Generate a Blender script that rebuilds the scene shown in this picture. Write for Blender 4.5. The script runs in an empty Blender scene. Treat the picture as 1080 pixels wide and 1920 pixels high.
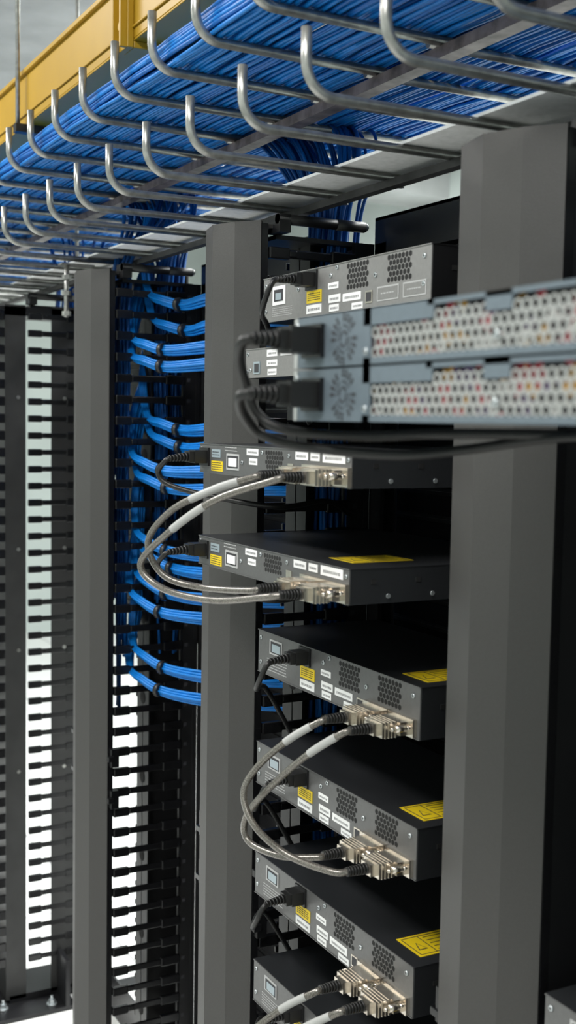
import bpy, math, random
from mathutils import Vector, Matrix
random.seed(7)
scene = bpy.context.scene
FLOOR=-1.6; CEIL=1.5

# ------------------------------------------------------------ materials
def mat(name, col, rough=0.5, metal=0.0, noise=0.0, nscale=50, bump=0.0, bscale=200, stretch=None, spec=0.5, trans=0):
    m=bpy.data.materials.new(name); m.use_nodes=True
    nt=m.node_tree; b=nt.nodes['Principled BSDF']
    b.inputs['Base Color'].default_value=(*col,1)
    b.inputs['Roughness'].default_value=rough
    b.inputs['Metallic'].default_value=metal
    b.inputs['Specular IOR Level'].default_value=spec
    tc=nt.nodes.new('ShaderNodeTexCoord')
    mp=nt.nodes.new('ShaderNodeMapping')
    nt.links.new(tc.outputs['Object'],mp.inputs[0])
    if stretch: mp.inputs['Scale'].default_value=stretch
    if noise>0:
        n=nt.nodes.new('ShaderNodeTexNoise'); n.inputs['Scale'].default_value=nscale; n.inputs['Detail'].default_value=4
        nt.links.new(mp.outputs[0],n.inputs['Vector'])
        r=nt.nodes.new('ShaderNodeValToRGB')
        r.color_ramp.elements[0].position=.3; r.color_ramp.elements[1].position=.7
        r.color_ramp.elements[0].color=(*[c*(1-noise) for c in col],1)
        r.color_ramp.elements[1].color=(*[min(1,c*(1+noise)) for c in col],1)
        nt.links.new(n.outputs['Fac'],r.inputs[0]); nt.links.new(r.outputs[0],b.inputs['Base Color'])
    if bump>0:
        n2=nt.nodes.new('ShaderNodeTexNoise'); n2.inputs['Scale'].default_value=bscale; n2.inputs['Detail'].default_value=3
        nt.links.new(mp.outputs[0],n2.inputs['Vector'])
        bp=nt.nodes.new('ShaderNodeBump'); bp.inputs['Strength'].default_value=bump; bp.inputs['Distance'].default_value=.002
        nt.links.new(n2.outputs['Fac'],bp.inputs['Height']); nt.links.new(bp.outputs[0],b.inputs['Normal'])
    return m
M={}
M['door']=mat('door_powder_gray',(.051,.049,.047),.48,.0,.06,400,.15,900)
M['black']=mat('black_steel',(.010,.010,.011),.38,.0,.1,30)
M['blackpl']=mat('black_plastic',(.007,.007,.008),.26)
M['frame']=mat('rack_frame',(.014,.014,.015),.4,.2,.2,20)
M['fpanel']=mat('manager_side_panel',(.035,.035,.035),.45,.2,.15,20)
M['galv']=mat('galvanised',(.38,.38,.36),.34,.8,.25,70,.1,150)
M['galvdark']=mat('galvanised_spine',(.24,.20,.20),.42,.6,.5,40)
M['spine']=mat('dark_spine',(.05,.05,.05),.45,.5,.3,40)
M['plate']=mat('galvanised_sheet',(.94,.95,.94),.5,.0,.10,120)
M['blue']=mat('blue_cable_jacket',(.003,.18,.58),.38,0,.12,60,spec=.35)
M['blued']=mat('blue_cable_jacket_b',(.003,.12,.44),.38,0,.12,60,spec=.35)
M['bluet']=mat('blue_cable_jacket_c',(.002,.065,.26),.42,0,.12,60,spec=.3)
M['yellow']=mat('yellow_duct',(.42,.245,.012),.40,0,.06,8)
M['top']=mat('switch_charcoal',(.026,.028,.031),.42,.3,.05,300,.05,900)
M['face']=mat('switch_rear_gray',(.14,.14,.14),.42,.4,.06,200)
M['face0']=mat('switch_rear_silver',(.26,.255,.25),.42,.4,.06,200)
M['nickel']=mat('nickel',(.70,.64,.56),.25,.95,.1,100)
M['screw']=mat('screw_steel',(.62,.66,.68),.3,.8)
M['white']=mat('label_white',(.85,.85,.85),.5)
M['ink']=mat('label_ink',(.03,.03,.035),.6)
M['hole']=mat('vent_hole_dark',(.006,.006,.006),.8)
M['lyellow']=mat('label_yellow',(.80,.58,.01),.5)
M['print']=mat('silk_print',(.45,.45,.45),.6)
M['rubber']=mat('cord_rubber',(.012,.012,.012),.4)
M['fg']=mat('bluegray_chassis',(.135,.17,.20),.42,.25,.05,150)
M['mesh']=mat('perforated_mesh_rim',(.50,.51,.50),.35,.4)
M['steelgray']=mat('light_socket',(.35,.42,.46),.4,.2)
M['base']=mat('base_bracket',(.016,.016,.018),.35,.2)
M['sleeve']=mat('cable_marker_sleeve',(.45,.45,.44),.4)
def braid():
    m=bpy.data.materials.new('clear_jacket_braid'); m.use_nodes=True; nt=m.node_tree; b=nt.nodes['Principled BSDF']
    tc=nt.nodes.new('ShaderNodeTexCoord')
    v=nt.nodes.new('ShaderNodeTexVoronoi'); v.inputs['Scale'].default_value=800
    nt.links.new(tc.outputs['Object'],v.inputs['Vector'])
    r=nt.nodes.new('ShaderNodeValToRGB'); r.color_ramp.elements[0].color=(.30,.28,.245,1); r.color_ramp.elements[1].color=(.09,.08,.07,1)
    r.color_ramp.elements[0].position=.15; r.color_ramp.elements[1].position=.8
    nt.links.new(v.outputs['Distance'],r.inputs[0]); nt.links.new(r.outputs[0],b.inputs['Base Color'])
    b.inputs['Metallic'].default_value=.5; b.inputs['Roughness'].default_value=.3
    b.inputs['Coat Weight'].default_value=.7; b.inputs['Coat Roughness'].default_value=.12
    return m
M['braid']=braid()
def circuit():
    m=bpy.data.materials.new('circuit_interior'); m.use_nodes=True; nt=m.node_tree; b=nt.nodes['Principled BSDF']
    tc=nt.nodes.new('ShaderNodeTexCoord')
    v=nt.nodes.new('ShaderNodeTexVoronoi'); v.inputs['Scale'].default_value=75
    nt.links.new(tc.outputs['Object'],v.inputs['Vector'])
    s=nt.nodes.new('ShaderNodeSeparateColor'); nt.links.new(v.outputs['Color'],s.inputs[0])
    r=nt.nodes.new('ShaderNodeValToRGB'); r.color_ramp.interpolation='CONSTANT'
    e=r.color_ramp.elements; e[0].color=(.01,.01,.015,1); e[1].position=.46; e[1].color=(.45,.02,.04,1)
    for p,c in ((.58,(.06,.02,.12,1)),(.66,(.7,.7,.68,1)),(.76,(.55,.28,.02,1)),(.84,(.01,.01,.01,1)),(.93,(.5,.05,.08,1))):
        x=e.new(p); x.color=c
    nt.links.new(s.outputs[0],r.inputs[0]); nt.links.new(r.outputs[0],b.inputs['Base Color'])
    return m
M['circuit']=circuit()

# ------------------------------------------------------------ mesh builder
class MB:
    def __init__(s): s.v=[]; s.f=[]; s.m=[]; s.mats=[]; s.sm=[]
    def mi(s,k):
        if k not in s.mats: s.mats.append(k)
        return s.mats.index(k)
    def box(s,x0,x1,y0,y1,z0,z1,k):
        n=len(s.v); i=s.mi(k)
        s.v+=[(x0,y0,z0),(x1,y0,z0),(x1,y1,z0),(x0,y1,z0),(x0,y0,z1),(x1,y0,z1),(x1,y1,z1),(x0,y1,z1)]
        for f in ((0,3,2,1),(4,5,6,7),(0,1,5,4),(1,2,6,5),(2,3,7,6),(3,0,4,7)):
            s.f.append(tuple(n+a for a in f)); s.m.append(i); s.sm.append(False)
    def cyl(s,p0,p1,r0,k,r1=None,n=12,rot=0):
        if r1 is None: r1=r0
        p0=Vector(p0); p1=Vector(p1); d=(p1-p0).normalized()
        a=d.orthogonal().normalized()
        if abs(d.x)>.99: a=Vector((0,1,0))
        b=d.cross(a); base=len(s.v); i=s.mi(k)
        for p,r in ((p0,r0),(p1,r1)):
            for j in range(n):
                t=2*math.pi*j/n+rot
                s.v.append(tuple(p+a*math.cos(t)*r+b*math.sin(t)*r))
        for j in range(n):
            q=(j+1)%n; s.f.append((base+j,base+q,base+n+q,base+n+j)); s.m.append(i); s.sm.append(n>8)
        s.f.append(tuple(base+j for j in reversed(range(n)))); s.m.append(i); s.sm.append(False)
        s.f.append(tuple(base+n+j for j in range(n))); s.m.append(i); s.sm.append(False)
    def extr(s,prof,z0,z1,k):
        n=len(s.v); c=len(prof); i=s.mi(k)
        for z in (z0,z1):
            for x,y in prof: s.v.append((x,y,z))
        for j in range(c):
            q=(j+1)%c; s.f.append((n+j,n+q,n+c+q,n+c+j)); s.m.append(i); s.sm.append(False)
        s.f.append(tuple(n+j for j in reversed(range(c)))); s.m.append(i); s.sm.append(False)
        s.f.append(tuple(n+c+j for j in range(c))); s.m.append(i); s.sm.append(False)
    def tube(s,pts,r,k,n=8):
        pts=[Vector(p) for p in pts]; base=len(s.v); i=s.mi(k); up=None
        for j,p in enumerate(pts):
            d=(pts[min(j+1,len(pts)-1)]-pts[max(j-1,0)]).normalized()
            if up is None: up=d.orthogonal().normalized()
            up=(up-d*up.dot(d)).normalized(); b=d.cross(up)
            for q in range(n):
                t=2*math.pi*q/n; s.v.append(tuple(p+up*math.cos(t)*r+b*math.sin(t)*r))
        for j in range(len(pts)-1):
            for q in range(n):
                w=(q+1)%n
                s.f.append((base+j*n+q,base+j*n+w,base+(j+1)*n+w,base+(j+1)*n+q)); s.m.append(i); s.sm.append(True)
        e=base+(len(pts)-1)*n
        s.f.append(tuple(base+q for q in reversed(range(n)))); s.m.append(i); s.sm.append(False)
        s.f.append(tuple(e+q for q in range(n))); s.m.append(i); s.sm.append(False)
    def build(s,name,parent=None,bevel=0):
        me=bpy.data.meshes.new(name); me.from_pydata(s.v,[],s.f)
        for k in s.mats: me.materials.append(M[k])
        me.polygons.foreach_set('material_index',s.m); me.polygons.foreach_set('use_smooth',s.sm)
        me.update(); o=bpy.data.objects.new(name,me); scene.collection.objects.link(o)
        if bevel:
            md=o.modifiers.new('bevel','BEVEL'); md.width=bevel; md.segments=2; md.limit_method='ANGLE'; md.angle_limit=.6
        if parent: o.parent=parent
        return o
def empty(name):
    o=bpy.data.objects.new(name,None); scene.collection.objects.link(o); o.empty_display_size=.05; return o

def smooth(pts,n=8):
    P=[Vector(p) for p in pts]; P=[P[0]*2-P[1]]+P+[P[-1]*2-P[-2]]; out=[]
    for i in range(1,len(P)-2):
        for j in range(n):
            t=j/n; a,b,c,d=P[i-1],P[i],P[i+1],P[i+2]
            out.append(.5*((2*b)+(c-a)*t+(2*a-5*b+4*c-d)*t*t+(3*b-3*c+d-a)*t**3))
    out.append(P[-2]); return out
def curves(name,lines,r,k,parent=None,res=2):
    cu=bpy.data.curves.new(name,'CURVE'); cu.dimensions='3D'; cu.bevel_depth=r; cu.bevel_resolution=res; cu.use_fill_caps=True
    for L in lines:
        sp=cu.splines.new('POLY'); sp.points.add(len(L)-1)
        for i,p in enumerate(L): sp.points[i].co=(p[0],p[1],p[2],1)
        sp.use_smooth=True
    cu.materials.append(M[k]); o=bpy.data.objects.new(name,cu); scene.collection.objects.link(o)
    if parent: o.parent=parent
    return o

# ------------------------------------------------------------ room
def tile_mat():
    m=bpy.data.materials.new('floor_tile'); m.use_nodes=True; nt=m.node_tree; b=nt.nodes['Principled BSDF']
    tc=nt.nodes.new('ShaderNodeTexCoord'); br=nt.nodes.new('ShaderNodeTexBrick')
    br.offset=0; br.inputs['Scale'].default_value=1; br.inputs['Brick Width'].default_value=.6; br.inputs['Row Height'].default_value=.6
    br.inputs['Mortar Size'].default_value=.004
    br.inputs['Color1'].default_value=(.86,.86,.84,1); br.inputs['Color2'].default_value=(.82,.82,.81,1); br.inputs['Mortar'].default_value=(.3,.3,.3,1)
    nt.links.new(tc.outputs['Object'],br.inputs['Vector']); nt.links.new(br.outputs['Color'],b.inputs['Base Color'])
    b.inputs['Roughness'].default_value=.35
    return m
M['floor']=tile_mat()
M['wall']=mat('wall_paint',(.46,.51,.49),.7,0,.05,2)
M['ceil']=mat('ceiling_concrete',(.38,.39,.39),.8,0,.25,3,.8,12)
def slab(name,a,k):
    b=MB(); b.box(*a,k); return b.build(name)
X0,X1,Y0,Y1=-1.6,4.0,-1.5,8.5
slab('floor',(X0,X1,Y0,Y1,FLOOR-.1,FLOOR),'floor')
slab('ceiling',(X0,X1,Y0,Y1,CEIL,CEIL+.1),'ceil')
slab('wall_left',(X0-.1,X0,Y0,Y1,FLOOR,CEIL),'wall')
slab('wall_right',(X1,X1+.1,Y0,Y1,FLOOR,CEIL),'wall')
slab('wall_far',(X0,X1,Y1,Y1+.1,FLOOR,CEIL),'wall')
slab('wall_near',(X0,X1,Y0-.1,Y0,FLOOR,CEIL),'wall')
slab('ceiling_beam',(X0,X1,5.6,5.95,CEIL-.22,CEIL),'ceil')

# ------------------------------------------------------------ cable managers
U=.0445
def manager(k):
    yd=.955+.7*k; root=empty('vertical_cable_manager')
    door = k<3
    if door:
        b=MB()
        outer=[(.797,.140),(.783,.082),(.800,.036),(.828,0)]
        o=outer; inn=[(.8015,.136),(.788,.082),(.804,.038),(.8325,.0035)]
        for i in range(3):
            b.extr([(o[i][0],yd+o[i][1]),(inn[i][0],yd+inn[i][1]),(inn[i+1][0],yd+inn[i+1][1]),(o[i+1][0],yd+o[i+1][1])],FLOOR+.04,.31,'door')
        b.box(.797,.85,yd+.136,yd+.14,FLOOR+.04,.31,'door')
        b.extr([(.8,yd+.137),(.853,yd+.137),(.853,yd+.003),(.83,yd+.003),(.802,yd+.037),(.786,yd+.082)],.300,.306,'door')
        b.build('door',root)
        b=MB(); b.box(.829,.840,yd-.001,yd+.003,FLOOR+.04,.306,'blackpl')
        b.cyl((.84,yd+.07,.305),(.84,yd+.07,.316),.006,'black')
        b.build('door_return',root)
        b=MB()
        for z in (-.726,-.817):
            b.box(.832,.850,yd-.014,yd-.001,z-.020,z+.020,'blackpl'); b.box(.824,.838,yd-.019,yd-.008,z-.006,z+.006,'blackpl')
        for z in (-.69,-.775):
            b.box(.80,.812,yd+.14,yd+.150,z-.022,z+.022,'blackpl'); b.box(.798,.806,yd+.14,yd+.158,z-.016,z-.006,'blackpl')
        b.build('latches',root,.001)
    b=MB()
    if door:
        b.box(.935,.939,yd+.035,yd+.105,FLOOR+.02,.29,'frame')
        b.box(.935,1.02,yd+.068,yd+.072,FLOOR+.02,.29,'frame')
        for i in range(9):
            z=.1-i*.18; b.cyl((.934,yd+.07,z),(.9355,yd+.07,z),.014,'hole',n=18)
        if k<=0: b.box(.840,1.0,yd,yd+.004,FLOOR+.02,.29,'black')
    else:
        b.box(.915,1.0,yd+.0,yd+.006,FLOOR+.02,.29,'fpanel')
        b.box(.80,.845,yd+.0,yd+.006,FLOOR+.02,.29,'fpanel')
        b.box(.79,.80,yd+.0,yd+.14,FLOOR+.02,.29,'fpanel')
        for z in (-.35,-.62,.05,-.95):
            b.cyl((.825,yd,z),(.825,yd-.002,z),.005,'galv'); b.cyl((.95,yd,z),(.95,yd-.002,z),.005,'galv')
        b.box(.70,1.0,yd,yd+.14,.262,.285,'frame')
    b.box(1.0,1.0349,yd+.0,yd+.012,FLOOR+.02,.29,'frame'); b.box(1.0,1.0349,yd+.128,yd+.14,FLOOR+.02,.29,'frame')
    b.box(1.025,1.0349,yd-.0015,yd+.1415,FLOOR+.02,.29,'frame')
    b.box(.80,1.03,yd,yd+.14,FLOOR,FLOOR+.03,'base')
    b.box(.86,1.02,yd+.01,yd+.13,.285,.292,'frame')
    n=int((.26-(FLOOR+.08))/U)
    for i in range(n):
        z=.262-i*U
        b.cyl((.999,yd+.006,z),(.997,yd+.006,z),.002,'galv',n=6)
        b.box(1.004,1.012,yd-.0006,yd,z-.004,z+.004,'ink')
    b.build('spine',root)
    b=MB()
    for i in range(n):
        z=.262-i*U
        y=yd+.002; x0=.842 if door else .852; x1=1.0
        if k>0:
            b.box(x0+.03,x1,y-.003,y+.003,z-.0070,z+.0070,'blackpl')
            b.box(x0,x0+.036,y-.006,y+.006,z-.0092,z+.0092,'blackpl')
            b.box(x0+.036,x0+.050,y-.0045,y+.0045,z-.0055,z+.0055,'blackpl')
            b.box(x1-.045,x1,y-.005,y+.005,z-.010,z+.010,'blackpl')
        y=yd+.138
        if door: b.box(.945,x1,y-.003,y+.003,z-.006,z+.006,'blackpl')
        else:
            b.box(.735,.79,yd-.002,yd+.006,z-.0125,z+.0125,'blackpl')
            b.box(.735,.79,yd+.134,yd+.142,z-.0125,z+.0125,'blackpl')
    b.build('cable_fingers',root,.002)
    b=MB(); b.cyl((.85,yd-.012,.313),(.995,yd-.012,.313),.0085,'black'); b.cyl((.955,yd-.012,.313),(1.008,yd-.012,.313),.0088,'fpanel'); b.cyl((1.008,yd-.012,.313),(1.014,yd-.012,.313),.0088,'galv',r1=.005)
    b.box(.85,.87,yd-.02,yd+.02,.292,.32,'black')
    b.build('top_drop_bar',root)
for k in range(-1,4): manager(k)

# ------------------------------------------------------------ rack frames
def rack(k):
    ya=.955+.7*k+.142; yb=.955+.7*(k+1)-.002; xe=1.066
    b=MB()
    for (p,q,s) in ((ya,ya+.034,1),(yb-.034,yb,-1)):
        lip=(q-.004,q) if s<0 else (p,p+.004)
        b.box(1.035,1.039,p,q,FLOOR+.03,.29,'frame'); b.box(1.035,xe,lip[0],lip[1],FLOOR+.03,.29,'frame'); b.box(xe-.004,xe,p,q,FLOOR+.03,.29,'frame')
        c=(p+q)/2+s*.006
        for i in range(42):
            z=.25-i*U
            b.cyl((1.0345,c,z),(1.036,c,z),.0032,'ink',n=8)
    b.box(1.035,xe,ya,yb,.270,.275,'frame'); b.box(1.035,1.04,ya,yb,.275,.332,'frame'); b.box(xe-.005,xe,ya,yb,.275,.332,'frame')
    b.box(1.035,xe,ya,yb,.327,.332,'frame')
    b.box(1.036,1.2,ya-.01,ya+.05,FLOOR,FLOOR+.008,'base'); b.box(1.036,1.2,yb-.05,yb+.01,FLOOR,FLOOR+.008,'base')
    b.box(1.034,1.040,ya,yb,FLOOR+.005,FLOOR+.11,'base')
    o=b.build('rack_frame'); return o
for k in range(-1,3): rack(k)
b=MB(); b.box(.715,.798,2.97,3.50,FLOOR+.001,FLOOR+.012,'base'); b.box(.798,.96,2.97,3.052,FLOOR+.001,FLOOR+.012,'base')
b.box(.93,.942,2.97,3.05,FLOOR+.012,FLOOR+.14,'base')
b.box(.715,.722,2.97,3.50,FLOOR+.012,FLOOR+.07,'base')
for (x,y) in ((.775,3.03),(.755,3.10),(.90,3.0)):
    b.cyl((x,y,FLOOR+.012),(x,y,FLOOR+.016),.014,'screw',n=16); b.cyl((x,y,FLOOR+.016),(x,y,FLOOR+.026),.009,'screw',n=6); b.cyl((x,y,FLOOR+.026),(x,y,FLOOR+.036),.004,'screw')
b.build('floor_anchor_bracket')

def panel(k,z0,z1,x=1.115,name='blanking_panel',w=.0):
    ya=.955+.7*k+.14-w; yb=.955+.7*(k+1)+w
    b=MB(); z=z1
    while z-U>=z0:
        b.box(x,x+.004,ya+.002,yb-.002,z-U+.0002,z,'black')
        b.box(x-.004,x,ya+.04,yb-.04,z-U+.006,z-.006,'blackpl')
        z-=U
    return b.build(name)
panel(0,-1.5,.29,w=.07); panel(1,-1.55,.29,name='patch_panel',w=.07)
panel(2,-.56,.27,name='patch_panel')
panel(-1,-1.55,.27)

# ------------------------------------------------------------ cable runways
def runway(name,z,tip,xl,xr,ys,spx,spz,right=True,r=.0058,spk='galvdark',sw=.012,end=.025):
    b=MB(); R_=.034
    def hook(y,xt,sgn,xe):
        pts=[(xt,y,z+tip)]
        for i in range(0,9):
            t=math.pi/2*i/8
            pts.append((xt+sgn*R_*(1-math.cos(t)),y,z+R_-R_*math.sin(t)))
        pts.append((xe,y,z)); b.tube(pts,r,'galv',10)
    for y in ys:
        hook(y,xl,1,spx+end)
        if right: hook(y+.014,xr,-1,spx-.02)
        b.cyl((spx+.02,y,z),(spx+.02,y,z-.012),.006,'galv',n=6)
    b.box(spx-sw,spx+sw,ys[0]-.1,ys[-1]+.1,spz,z-r*.9,spk)
    return b.build(name)
ys=[1.10+.1527*i for i in range(-6,36)]
runway('lower_cable_runway',.340,.068,.600,1.22,ys,.90,.324,False,spk='spine',sw=.008)
runway('upper_cable_runway',.487,.078,.615,1.22,[y+.02 for y in ys],.90,.466,r=.0064)
b=MB(); b.box(.822,.925,.1,6.6,.3462,.350,'plate'); b.build('galvanised_runway_plate')
for y in (3.0,4.7,1.02):
    b=MB(); b.cyl((.965,y,.298),(.965,y,CEIL),.005,'galv')
    for z in (.312,.33,.36,.463): b.cyl((.965,y,z-.005),(.965,y,z+.005),.011,'galv',n=6)
    b.build('threaded_hanger_rod')
b=MB(); b.cyl((.80,2.56,.222),(.80,2.56,.336),.0055,'galv')
for z in (.230,.275,.31): b.cyl((.80,2.56,z-.005),(.80,2.56,z+.005),.010,'galv',n=6)
b.box(.785,.86,2.545,2.575,.336,.3395,'galv')
b.build('threaded_hanger_rod')

def tray_cables():
    A=[];B=[]
    for layer in range(5):
        n=92 if layer<3 else 70
        for i in range(n):
            x=.634+.563*(i+random.random()*.9)/n
            z0=.4988+layer*.0065+random.random()*.003
            if layer>=3 : x=.634+.30*random.random()**1.3; z0+=.004*random.random()
            a1,a2=random.uniform(.003,.016),random.uniform(.002,.006)
            f1,f2=random.uniform(1.2,2.6),random.uniform(4,8); p1,p2=random.random()*6.28,random.random()*6.28
            drift=random.uniform(-.012,.012)
            L=[]
            y=.1
            while y<6.4:
                xx=x+a1*math.sin(f1*y+p1)+a2*math.sin(f2*y+p2)+drift*(y-2.5)
                if xx<.634: xx=.634+(.634-xx)*.35
                if xx>1.205: xx=1.205-(xx-1.205)*.35
                ph=(y-1.12)/.1527*math.pi
                zz=z0+.0012*math.sin(f2*1.3*y+p1) - .005*abs(math.sin(ph))
                L.append((xx,y,zz)); y+=.0764
            (A if random.random()<.7 else B).append(L)
    return A,B
A,B=tray_cables()
root=empty('blue_network_cable_run')
curves('cables_bright',A,.0031,'blue',root,1); curves('cables_deep',B,.0031,'blued',root,1)

def trunk(k,xs,zend,n=42):
    yd=.955+.7*k; L=[];root=empty('blue_cable_trunk')
    for i in range(n):
        t=random.random(); s=random.random()
        x=xs[0]+(xs[1]-xs[0])*t; y=yd+.02+.095*s
        if .93<x<.945: x+=.02
        fx=.93+.15*(.5*t+.5*(1-s))+random.uniform(-.008,.008); fy=yd+.01+.20*s+random.uniform(-.01,.01)
        pts=[(fx+.01,fy+.26,.507),(fx,fy+.12,.502),(fx-.004,fy+.04,.486),((fx*.6+x*.4),(fy*.6+y*.4),.42),(x+.012,y*.85+fy*.15,.345),(x+.004,y,.27),(x,y,.20)]
        z=.20; ze=zend+random.random()*.35
        while z>ze:
            z-=.12; pts.append((x+random.uniform(-.005,.005),y+random.uniform(-.005,.005),z))
        L.append(smooth(pts,5))
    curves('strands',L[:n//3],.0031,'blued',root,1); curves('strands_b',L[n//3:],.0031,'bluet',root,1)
trunk(1,(.955,1.015),-.75,70); trunk(2,(.868,.890),-.60,26); trunk(2,(.955,1.01),-.5,40); trunk(3,(.93,.99),-.2,14)

def fan(k,zs,n=8):
    yd=.955+.7*k; root=empty('blue_patch_cable_bundle'); L=[];T=MB()
    for zc,sx in zs:
        up=random.uniform(.036,.050)
        for i in range(n):
            a=2*math.pi*i/n; r=.006 if i%2 else .0092; dx,dz=r*math.cos(a),r*math.sin(a)
            sp=(i-n/2)*.003
            pts=[(.955+dx,yd+.10,zc+up+.17+sp),(sx*.6+.95*.4+dx,yd+.065,zc+up+.07+sp),(sx+.004+dx*.7,yd+.015,zc+up*.8+sp*.8+dz),(sx+.008+dx*.6,yd-.050,zc+.014+dz+sp*.3),
                 (sx+.03+dx*.6,yd-.12,zc+dz*.9),(.955+dx,yd-.24,zc+dz*1.1+.004),(1.02+dx,yd-.33,zc+dz+.01),(1.105,yd-.36-.005*i,zc+.01+dz)]
            L.append(smooth(pts,6))
        T.cyl((sx+.022,yd-.098,zc+.001),(sx+.026,yd-.108,zc+.001),.0143,'rubber',n=14)
    curves('strands',L,.0030,'blue',root,2); T.build('hook_and_loop_ties',root)
fan(2,[(.2325,.917),(.1804,.928),(.139,.882),(.1055,.880),(-.023,.917),(-.0595,.922),(-.1065,.882),(-.143,.893),(-.2735,.893),(-.31,.905),(-.362,.893),(-.4006,.880),(-.5185,.888),(-.5655,.880)])

# ------------------------------------------------------------ yellow duct
b=MB(); y0,y1=.3,7.0
b.box(.72,.95,y0,y1,.638,.642,'yellow'); b.box(.72,.724,y0,y1,.642,.755,'yellow'); b.box(.946,.95,y0,y1,.642,.755,'yellow')
b.box(.712,.72,y0,y1,.745,.755,'yellow'); b.box(.716,.72,y0,y1,.658,.662,'yellow')
for y in (1.93,3.9,5.6):
    b.box(.708,.72,y,y+.05,.626,.768,'yellow'); b.box(.72,.96,y,y+.05,.626,.638,'yellow'); b.box(.95,.96,y,y+.05,.638,.768,'yellow')
    b.box(.696,.709,y+.003,y+.010,.626,.768,'yellow'); b.box(.696,.709,y+.040,y+.047,.626,.768,'yellow')
    b.cyl((.708,y+.025,.665),(.702,y+.025,.665),.008,'yellow')
b.build('yellow_fiber_duct',bevel=.0015)
b=MB()
for y in (2.6,4.4,.9):
    b.box(.695,.985,y-.012,y+.012,.620,.6375,'black'); b.cyl((.975,y,.63),(.975,y,CEIL),.005,'galv')
    b.cyl((.702,y,.63),(.702,y,CEIL),.005,'galv')
b.build('duct_hanger_bracket')

# ------------------------------------------------------------ devices
def hexvent(b,X,y0,y1,z0,z1,r=.0038):
    dx=r*2.12; dz=dx*.866; row=0; z=z0+r
    while z<=z1-r*.6:
        y=y0+r+(dx/2 if row%2 else 0)
        while y<=y1-r*.6:
            b.cyl((X-.0002,y,z),(X+.0008,y,z),r,'hole',n=6,rot=math.pi/6); y+=dx
        z+=dz; row+=1
def label(b,X,Yl,u0,u1,z0,z1,k='white',bars=True):
    b.box(X-.0006,X,Yl-u1,Yl-u0,z0,z1,k)
    if bars:
        w=u1-u0; u=u0+w*.12; zz0=z0+(z1-z0)*.30; zz1=z0+(z1-z0)*.60
        while u<u1-w*.12:
            t=random.uniform(.0005,.0010); b.box(X-.0008,X-.0006,Yl-u-t,Yl-u,zz0,zz1,'ink'); u+=t+random.uniform(.0010,.0018)
def lines(b,X,Yl,u0,u1,z0,z1,n,k='print'):
    for i in range(n):
        z=z0+(z1-z0)*(i+.5)/n; h=(z1-z0)/n*.30; u=u0
        while u<u1-.002:
            t=random.uniform(.002,.006); b.box(X-.0003,X,Yl-min(u+t,u1),Yl-u,z-h/2,z+h/2,k); u+=t+.0014
def screw(b,X,Yl,u,z,r=.0035):
    b.cyl((X,Yl-u,z),(X-.0018,Yl-u,z),r,'screw',r1=r*.8,n=12); b.box(X-.0021,X-.0018,Yl-u-r*.5,Yl-u+r*.5,z-.0004,z+.0004,'ink'); b.box(X-.0021,X-.0018,Yl-u-.0004,Yl-u+.0004,z-r*.5,z+r*.5,'ink')
def plug(b,X,Y,z):
    b.box(X-.003,X,Y-.016,Y+.016,z-.0135,z+.0135,'black')
    b.box(X-.022,X-.002,Y-.0125,Y+.0125,z-.0095,z+.0095,'rubber')
    b.box(X-.030,X-.022,Y-.010,Y+.010,z-.008,z+.008,'rubber')
    for i in range(6):
        x=X-.030-i*.005; b.cyl((x,Y,z-.0005*i),(x-.0035,Y,z-.0005*(i+1)),.0068-.0004*i,'rubber'); b.cyl((x-.0035,Y,z-.0005*i),(x-.005,Y,z-.0005*(i+1)),.0050-.0003*i,'rubber')
def stackconn(b,X,Y,z):
    b.box(X-.006,X,Y-.0285,Y+.0285,z-.011,z+.012,'nickel')
    b.box(X-.020,X-.006,Y-.022,Y+.022,z-.008,z+.009,'nickel')
    b.box(X-.044,X-.020,Y-.018,Y+.018,z-.0095,z+.0095,'nickel')
    for i in range(4):
        b.box(X-.040+i*.005,X-.038+i*.005,Y-.0187,Y+.0187,z-.0103,z+.0103,'nickel')
    b.box(X-.052,X-.044,Y-.011,Y+.011,z-.0075,z+.0075,'nickel')
    for s in (-1,1):
        b.cyl((X-.004,Y+s*.0245,z+.002),(X-.014,Y+s*.0245,z+.002),.0028,'nickel'); b.cyl((X-.014,Y+s*.0245,z+.002),(X-.030,Y+s*.0245,z+.002),.0046,'nickel',n=14)
        b.cyl((X-.030,Y+s*.0245,z+.002),(X-.036,Y+s*.0245,z+.002),.0036,'nickel',r1=.002)
    for i in range(7):
        x=X-.052-i*.004; b.cyl((x,Y,z),(x-.0026,Y,z),.0072-.0002*i,'rubber'); b.cyl((x-.0026,Y,z),(x-.004,Y,z),.0058,'rubber')
def laser(b,x0,x1,y0,y1,z):
    b.box(x0,x1,y0,y1,z,z+.0005,'lyellow'); e=.004; t=.0013; zz=z+.0005; zt=z+.0007
    b.box(x0+e,x1-e,y0+e,y0+e+t,zz,zt,'ink'); b.box(x0+e,x1-e,y1-e-t,y1-e,zz,zt,'ink')
    b.box(x0+e,x0+e+t,y0+e,y1-e,zz,zt,'ink'); b.box(x1-e-t,x1-e,y0+e,y1-e,zz,zt,'ink')
    m=x0+(x1-x0)*.38; b.box(m,m+t,y0+e,y1-e,zz,zt,'ink')
    for i in range(5):
        y=y1-e-.006-i*.009
        if y>y0+.006: b.box(m+.006,x1-.010-random.random()*.01,y-.0014,y,zz,zt,'ink')
    cx=(m+x0+e)/2; cy=(y0+y1)/2
    b.extr([(cx-.007,cy-.012),(cx+.007,cy-.012),(cx,cy+.008)],zz,zt,'ink')
    b.extr([(cx-.005,cy-.0105),(cx+.005,cy-.0105),(cx,cy+.005)],zt,zt+.0002,'lyellow')
W=.445
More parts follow.
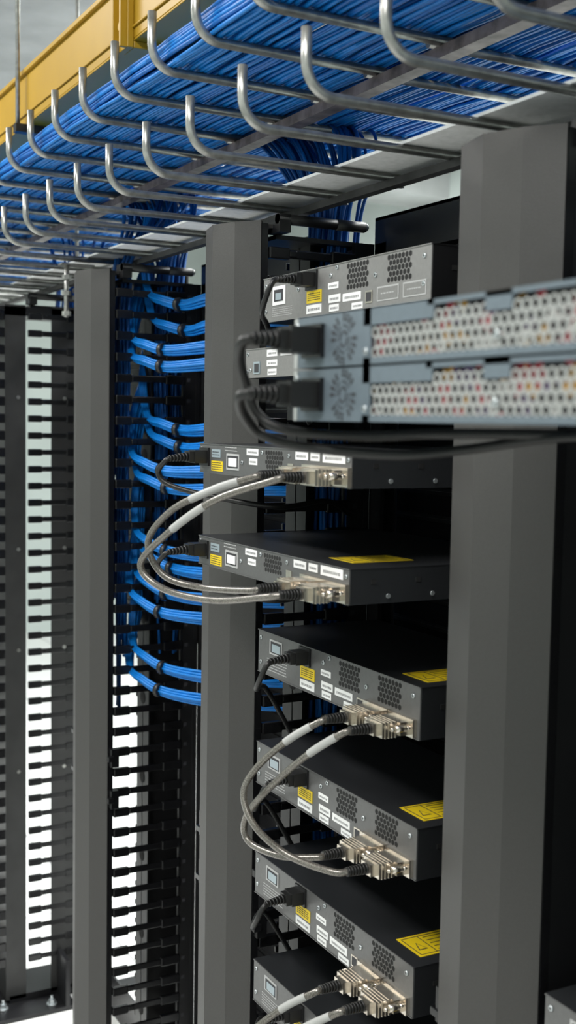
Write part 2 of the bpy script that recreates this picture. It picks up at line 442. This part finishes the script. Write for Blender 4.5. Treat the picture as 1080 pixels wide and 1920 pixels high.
def body(b,X,Yl,zt,H,depth,face='face',side='top'):
    Yr=Yl-W
    b.box(X+.0015,X+depth,Yr,Yl,zt-H,zt-.0012,side)
    b.box(X+.0005,X+depth,Yr-.0006,Yl+.0006,zt-.0012,zt,side)
    b.box(X,X+.0015,Yr+.0006,Yl-.0006,zt-H+.0006,zt-.0008,face)
    b.box(X-.0012,X+.0005,Yr,Yl,zt-.0012,zt,face); b.box(X-.0012,X+.0005,Yr,Yl,zt-H,zt-H+.001,face)
    b.box(X+.001,X+.014,Yl,Yl+.0008,zt-H,zt,face)
    b.box(X+depth-.004,X+depth,Yr-.014,Yr,zt-H+.002,zt-.002,'black'); b.box(X+depth-.004,X+depth,Yl,Yl+.012,zt-H+.002,zt-.002,'black')
    for i in range(int((depth-.06)/.065)+1):
        xs=X+.03+i*.065
        b.box(xs,xs+.007,Yr-.0009,Yr,zt-H*.45,zt-H*.45+.006,'hole')
        b.cyl((xs+.025,Yr,zt-H*.8),(xs+.025,Yr-.0015,zt-H*.8),.003,'screw',n=10)
def switch15(X,Yl,zt,conn=True,las=True,name='stackable_switch'):
    depth=1.0335-X
    face='face' if conn else 'face0'
    H=.0667; zb=zt-H; b=MB(); body(b,X,Yl,zt,H,depth,face,'top' if conn else 'black')
    v=lambda f: zb+f*H
    if conn:
        b.box(X-.0012,X,Yl-.080,Yl-.040,v(.52),v(.86),'print'); b.box(X-.0016,X-.0012,Yl-.077,Yl-.044,v(.56),v(.82),'ink'); b.box(X-.0025,X-.0016,Yl-.076,Yl-.050,v(.59),v(.77),'steelgray')
    else:
        b.box(X-.0012,X,Yl-.072,Yl-.032,v(.36),v(.78),'white'); b.box(X-.0018,X-.0012,Yl-.066,Yl-.038,v(.44),v(.7),'ink'); b.box(X-.0026,X-.0018,Yl-.062,Yl-.044,v(.47),v(.62),'steelgray')
    lines(b,X,Yl,.03,.095,v(.10),v(.32 if not conn else .42),5)
    plug(b,X,Yl-.152,v(.76))
    label(b,X,Yl,.137,.180,v(.28),v(.54),'lyellow',False); lines(b,X-.0006,Yl,.141,.176,v(.32),v(.50),4,'ink')
    label(b,X,Yl,.137,.180,v(.06),v(.24))
    label(b,X,Yl,.198,.226,v(.50),v(.63)); label(b,X,Yl,.200,.232,v(.22),v(.38)); label(b,X,Yl,.202,.228,v(.04),v(.18))
    label(b,X,Yl,.238,.285,v(.20),v(.36)); label(b,X,Yl,.262,.290,v(.02),v(.15))
    hexvent(b,X,Yl-.303,Yl-.247,v(.42),v(.96)); hexvent(b,X,Yl-.403,Yl-.345,v(.42),v(.96))
    b.box(X-.001,X,Yl-.313,Yl-.297,v(.10),v(.34),'nickel'); b.box(X-.0014,X-.001,Yl-.311,Yl-.299,v(.13),v(.31),'ink')
    for u,f in ((.010,.82),(.010,.25),(.112,.62),(.205,.78),(.320,.62),(.430,.80),(.430,.30),(.222,.92)): screw(b,X,Yl,u,v(f))
    if conn:
        stackconn(b,X,Yl-.350,zb+.013); stackconn(b,X,Yl-.410,zb+.013)
    else:
        for u in (.325,.385):
            b.box(X-.0006,X,Yl-u-.05,Yl-u,v(.1),v(.38),'print'); b.box(X-.001,X-.0006,Yl-u-.048,Yl-u-.002,v(.13),v(.35),face); lines(b,X-.001,Yl,u+.01,u+.04,v(.2),v(.28),1)
    if las: laser(b,X+.024,X+.10,Yl-.425,Yl-.368,zt)
    o=b.build(name)
    p=Vector((X-.058,Yl-.152,v(.76)-.003))
    c=smooth([p+Vector((.004,0,.0005)),p+Vector((-.006,-.002,-.004)),p+Vector((-.012,.004,-.022)),p+Vector((-.006,.03,-.045)),p+Vector((.03,.085,-.055)),p+Vector((.08,.150,-.09)),p+Vector((.15,.165,-.2))],8)
    curves('power_cord',[c],.0042,'rubber',o,3)
    return o
def switch1(X,Yl,zt,las=False,name='stackable_switch'):
    H=.0437; zb=zt-H; b=MB(); body(b,X,Yl,zt,H,1.0335-X)
    plug(b,X,Yl-.020,zb+.024)
    b.box(X-.001,X,Yl-.075,Yl-.045,zb+.024,zb+.036,'steelgray'); lines(b,X-.001,Yl,.048,.072,zb+.026,zb+.034,2,'ink')
    label(b,X,Yl,.043,.083,zb+.004,zb+.019,'lyellow',False); lines(b,X-.0006,Yl,.046,.080,zb+.005,zb+.018,4,'ink')
    b.box(X-.0012,X,Yl-.138,Yl-.097,zb+.008,zb+.031,'print'); b.box(X-.0018,X-.0012,Yl-.135,Yl-.101,zb+.011,zb+.028,'ink'); b.box(X-.003,X-.0018,Yl-.133,Yl-.107,zb+.013,zb+.025,'white')
    lines(b,X,Yl,.09,.13,zb+.033,zb+.042,2)
    label(b,X,Yl,.162,.198,zb+.031,zb+.040); label(b,X,Yl,.170,.195,zb+.018,zb+.027)
    hexvent(b,X,Yl-.272,Yl-.218,zb+.014,zb+.042,.0034)
    label(b,X,Yl,.305,.338,zb+.030,zb+.040); label(b,X,Yl,.345,.368,zb+.030,zb+.040); label(b,X,Yl,.376,.430,zb+.029,zb+.041)
    b.box(X-.001,X,Yl-.300,Yl-.285,zb+.012,zb+.024,'nickel')
    for u,z in ((.148,.02),(.210,.036),(.438,.034),(.438,.012),(.287,.034),(.008,.036)): screw(b,X,Yl,u,zb+z,.003)
    stackconn(b,X,Yl-.360,zb+.013); stackconn(b,X,Yl-.417,zb+.013)
    if las: laser(b,X+.035,X+.125,Yl-.395,Yl-.335,zt)
    o=b.build(name)
    z=zb+.0215
    d=z-(-.0578)
    c=smooth([(X-.056,Yl-.020,z),(.656,1.618,-.0625+d),(.652,1.634,-.080+d),(.665,1.625,-.0974+d),(.712,1.585,-.112+d),(.80,1.532,-.127+d),(.90,1.56,-.122+d),(.98,1.62,-.15+d)],8)
    curves('power_cord',[c],.0040,'rubber',o,3)
    return o
switch15(.8165,1.62,.2150,conn=False,las=False)
s1=switch1(.72,1.635,-.0355); s2=switch1(.72,1.635,-.1750,las=True)
for zt in (-.324,-.502,-.680,-.857): switch15(.8165,1.62,zt)
switch15(.8165,.93,-.602,conn=True,las=False)
b=MB(); X,Yl,zt=.79,1.625,.1075; zb=zt-.0437; body(b,X,Yl,zt,.0437,1.0335-X,'face0')
b.box(X-.0015,X,Yl-.050,Yl-.030,zb+.006,zb+.024,'steelgray'); b.box(X-.0019,X-.0015,Yl-.047,Yl-.033,zb+.008,zb+.021,'ink')
label(b,X,Yl,.072,.105,zb+.030,zb+.040); label(b,X,Yl,.072,.105,zb+.016,zb+.025); label(b,X,Yl,.075,.103,zb+.003,zb+.012); label(b,X,Yl,.115,.150,zb+.030,zb+.040)
for u,z in ((.008,.036),(.008,.010),(.018,.012)): screw(b,X,Yl,u,zb+z,.003)
hexvent(b,X,Yl-.30,Yl-.2,zb+.01,zb+.038)
b.build('network_switch')

def stack(pts,sl=None):
    P=smooth(pts,10); o=curves('stacking_cable',[P],.0045,'braid',None,4)
    if sl: 
        curves('marker_sleeve',[P[sl[0]:sl[1]]],.0052,'sleeve',o,4)
z1=-.0662; z2=-.2057
stack([(.645,1.275,z1),(.632,1.278,z1-.003),(.600,1.321,-.0862),(.570,1.385,-.117),(.556,1.427,-.161),(.573,1.413,-.203),(.610,1.372,-.2155),(.635,1.29,z2-.004),(.645,1.275,z2)],(14,26))
stack([(.645,1.218,z1),(.632,1.222,z1-.004),(.592,1.298,-.0977),(.562,1.372,-.1428),(.545,1.425,-.189),(.565,1.395,-.2178),(.600,1.317,-.2235),(.630,1.235,z2-.004),(.645,1.218,z2)],(22,30))
def lowstack(dz,last=0):
    za=-.3777+dz; zb_=-.5557+dz+last
    s=(zb_-za)/(-.178)
    f=lambda z: za+(z+.3777)*s
    stack([(.741,1.27,za),(.728,1.272,f(-.381)),(.700,1.301,f(-.408)),(.672,1.333,f(-.449)),(.655,1.336,f(-.4823)),(.660,1.3115,f(-.5185)),(.69,1.277,f(-.5495)),(.722,1.222,f(-.557)),(.741,1.21,zb_)],(13,22))
    stack([(.741,1.21,za),(.728,1.215,f(-.382)),(.705,1.254,f(-.414)),(.684,1.305,f(-.4627)),(.672,1.360,f(-.5205)),(.675,1.362,f(-.556)),(.692,1.306,f(-.5605)),(.728,1.272,f(-.557)),(.741,1.27,zb_)],(12,21))
lowstack(0); lowstack(-.356,.001)

def fgunit(zb):
    X,Yl=.49,.908; H=.0430; b=MB(); Yr=Yl-.44
    b.box(X,X+.50,Yr,Yl,zb,zb+.0025,'fg'); b.box(X,X+.50,Yr,Yl,zb+H-.0025,zb+H,'fg')
    b.box(X,X+.50,Yl-.0025,Yl,zb,zb+H,'fg'); b.box(X,X+.50,Yr,Yr+.0025,zb,zb+H,'fg')
    b.box(X+.007,X+.012,Yr+.002,Yl-.002,zb+.002,zb+H-.002,'circuit')
    b.box(X-.001,X+.012,Yl-.113,Yl,zb,zb+H,'fg')
    b.box(X-.001,X+.002,Yl-.208,Yl-.113,zb+.030,zb+H,'fg'); b.box(X-.001,X+.002,Yl-.296,Yl-.268,zb+.030,zb+H,'fg')
    b.box(X-.001,X+.002,Yr,Yl-.113,zb,zb+.005,'fg'); b.box(X-.001,X+.002,Yl-.124,Yl-.113,zb,zb+H,'fg'); b.box(X-.001,X+.002,Yr,Yl-.2,zb+.0395,zb+H,'fg')
    r=.0041; dx=.0088; row=0; z=zb+.0088
    while z<zb+.038:
        y=Yl-.1295-(dx/2 if row%2 else 0)
        while y>Yr+.006:
            u=Yl-y
            if z<zb+.030 or .208<u<.268 or u>.296:
                for j in range(6):
                    t=math.pi/3*j+math.pi/6; t2=t+math.pi/3
                    b.cyl((X,y+r*math.cos(t),z+r*math.sin(t)),(X,y+r*math.cos(t2),z+r*math.sin(t2)),.0008,'mesh',n=4)
            y-=dx
        z+=dx*.866; row+=1
    cy=Yl-.083; cz=zb+H/2
    for rr in (.006,.011,.016,.0195):
        n=20
        for j in range(n):
            t=2*math.pi*j/n; 
            if j%5==4: continue
            b.cyl((X-.0014,cy+rr*.95*math.cos(t),cz+rr*math.sin(t)),(X-.001,cy+rr*.95*math.cos(t),cz+rr*math.sin(t)),.0011 if rr<.012 else .0017,'ink',n=6)
    b.box(X-.0015,X-.001,Yl-.006,Yl,zb,zb+H,'mesh')
    b.box(X-.005,X-.001,Yl-.052,Yl-.018,zb+.008,zb+.036,'blackpl')
    b.box(X-.030,X-.005,Yl-.048,Yl-.022,zb+.011,zb+.033,'rubber')
    b.box(X-.038,X-.030,Yl-.043,Yl-.027,zb+.014,zb+.030,'rubber')
    for i in range(5):
        x=X-.038-i*.005; b.cyl((x,Yl-.035,zb+.022),(x-.0035,Yl-.035,zb+.022),.0075-.0005*i,'rubber'); b.cyl((x-.003,Yl-.035,zb+.022),(x-.005,Yl-.035,zb+.022),.0055-.0004*i,'rubber')
    screw(b,X-.001,Yl,.118,zb+.010,.003); screw(b,X-.001,Yl,.282,zb+.014,.0035); screw(b,X-.001,Yl,.006,zb+.036,.003)
    return b.build('rackmount_server')
f1=fgunit(.0455); f2=fgunit(.0005)
c=smooth([(.430,.873,.0675),(.425,.882,.064),(.432,.900,.050),(.445,.912,.028),(.455,.912,.006),(.475,.895,-.008),(.53,.86,-.012),(.6,.78,-.008),(.8,.6,-.008)],8)
curves('power_cord',[c],.0045,'rubber',f1,3)
c=smooth([(.430,.873,.0225),(.425,.885,.019),(.440,.905,.003),(.465,.915,-.014),(.50,.885,-.0235),(.55,.831,-.027),(.60,.800,-.021),(.64,.74,-.010),(.70,.68,-.007),(.84,.6,-.008)],8)
curves('power_cord',[c],.0045,'rubber',f2,3)

# ------------------------------------------------------------ lights
def area(name,loc,sx,sy,p,col=(1,1,1),rot=(0,0,0)):
    l=bpy.data.lights.new(name,'AREA'); l.shape='RECTANGLE'; l.size=sx; l.size_y=sy; l.energy=p; l.color=col
    o=bpy.data.objects.new(name,l); o.location=loc; o.rotation_euler=rot; scene.collection.objects.link(o)
area('aisle_light',(-.5,.4,1.47),.5,1.6,58,(1,.98,.95)); area('aisle_light',(-.5,3.2,1.47),.5,1.8,70,(1,.98,.95))
area('back_aisle_light',(2.5,3.5,1.47),1.0,5.5,360,(.98,1,.98))
w=bpy.data.worlds.new('world'); scene.world=w; w.use_nodes=True
w.node_tree.nodes['Background'].inputs[0].default_value=(.9,.95,1,1); w.node_tree.nodes['Background'].inputs[1].default_value=.2

# ------------------------------------------------------------ camera
Yc=Vector((-1175,190,-2200)).normalized(); Uc=Vector((.0161,1,.0768)); Zc=(Uc-Yc*Uc.dot(Yc)).normalized(); Xc=Yc.cross(Zc)
cd=bpy.data.cameras.new('camera'); cam=bpy.data.objects.new('camera',cd); scene.collection.objects.link(cam)
cam.matrix_world=Matrix((Xc,Yc,Zc)).to_4x4()
cd.sensor_fit='VERTICAL'; cd.sensor_height=36; cd.lens=41.25; cd.clip_start=.02
cd.dof.use_dof=True; cd.dof.focus_distance=1.80; cd.dof.aperture_fstop=5.6
scene.camera=cam
scene.view_settings.view_transform='Standard'
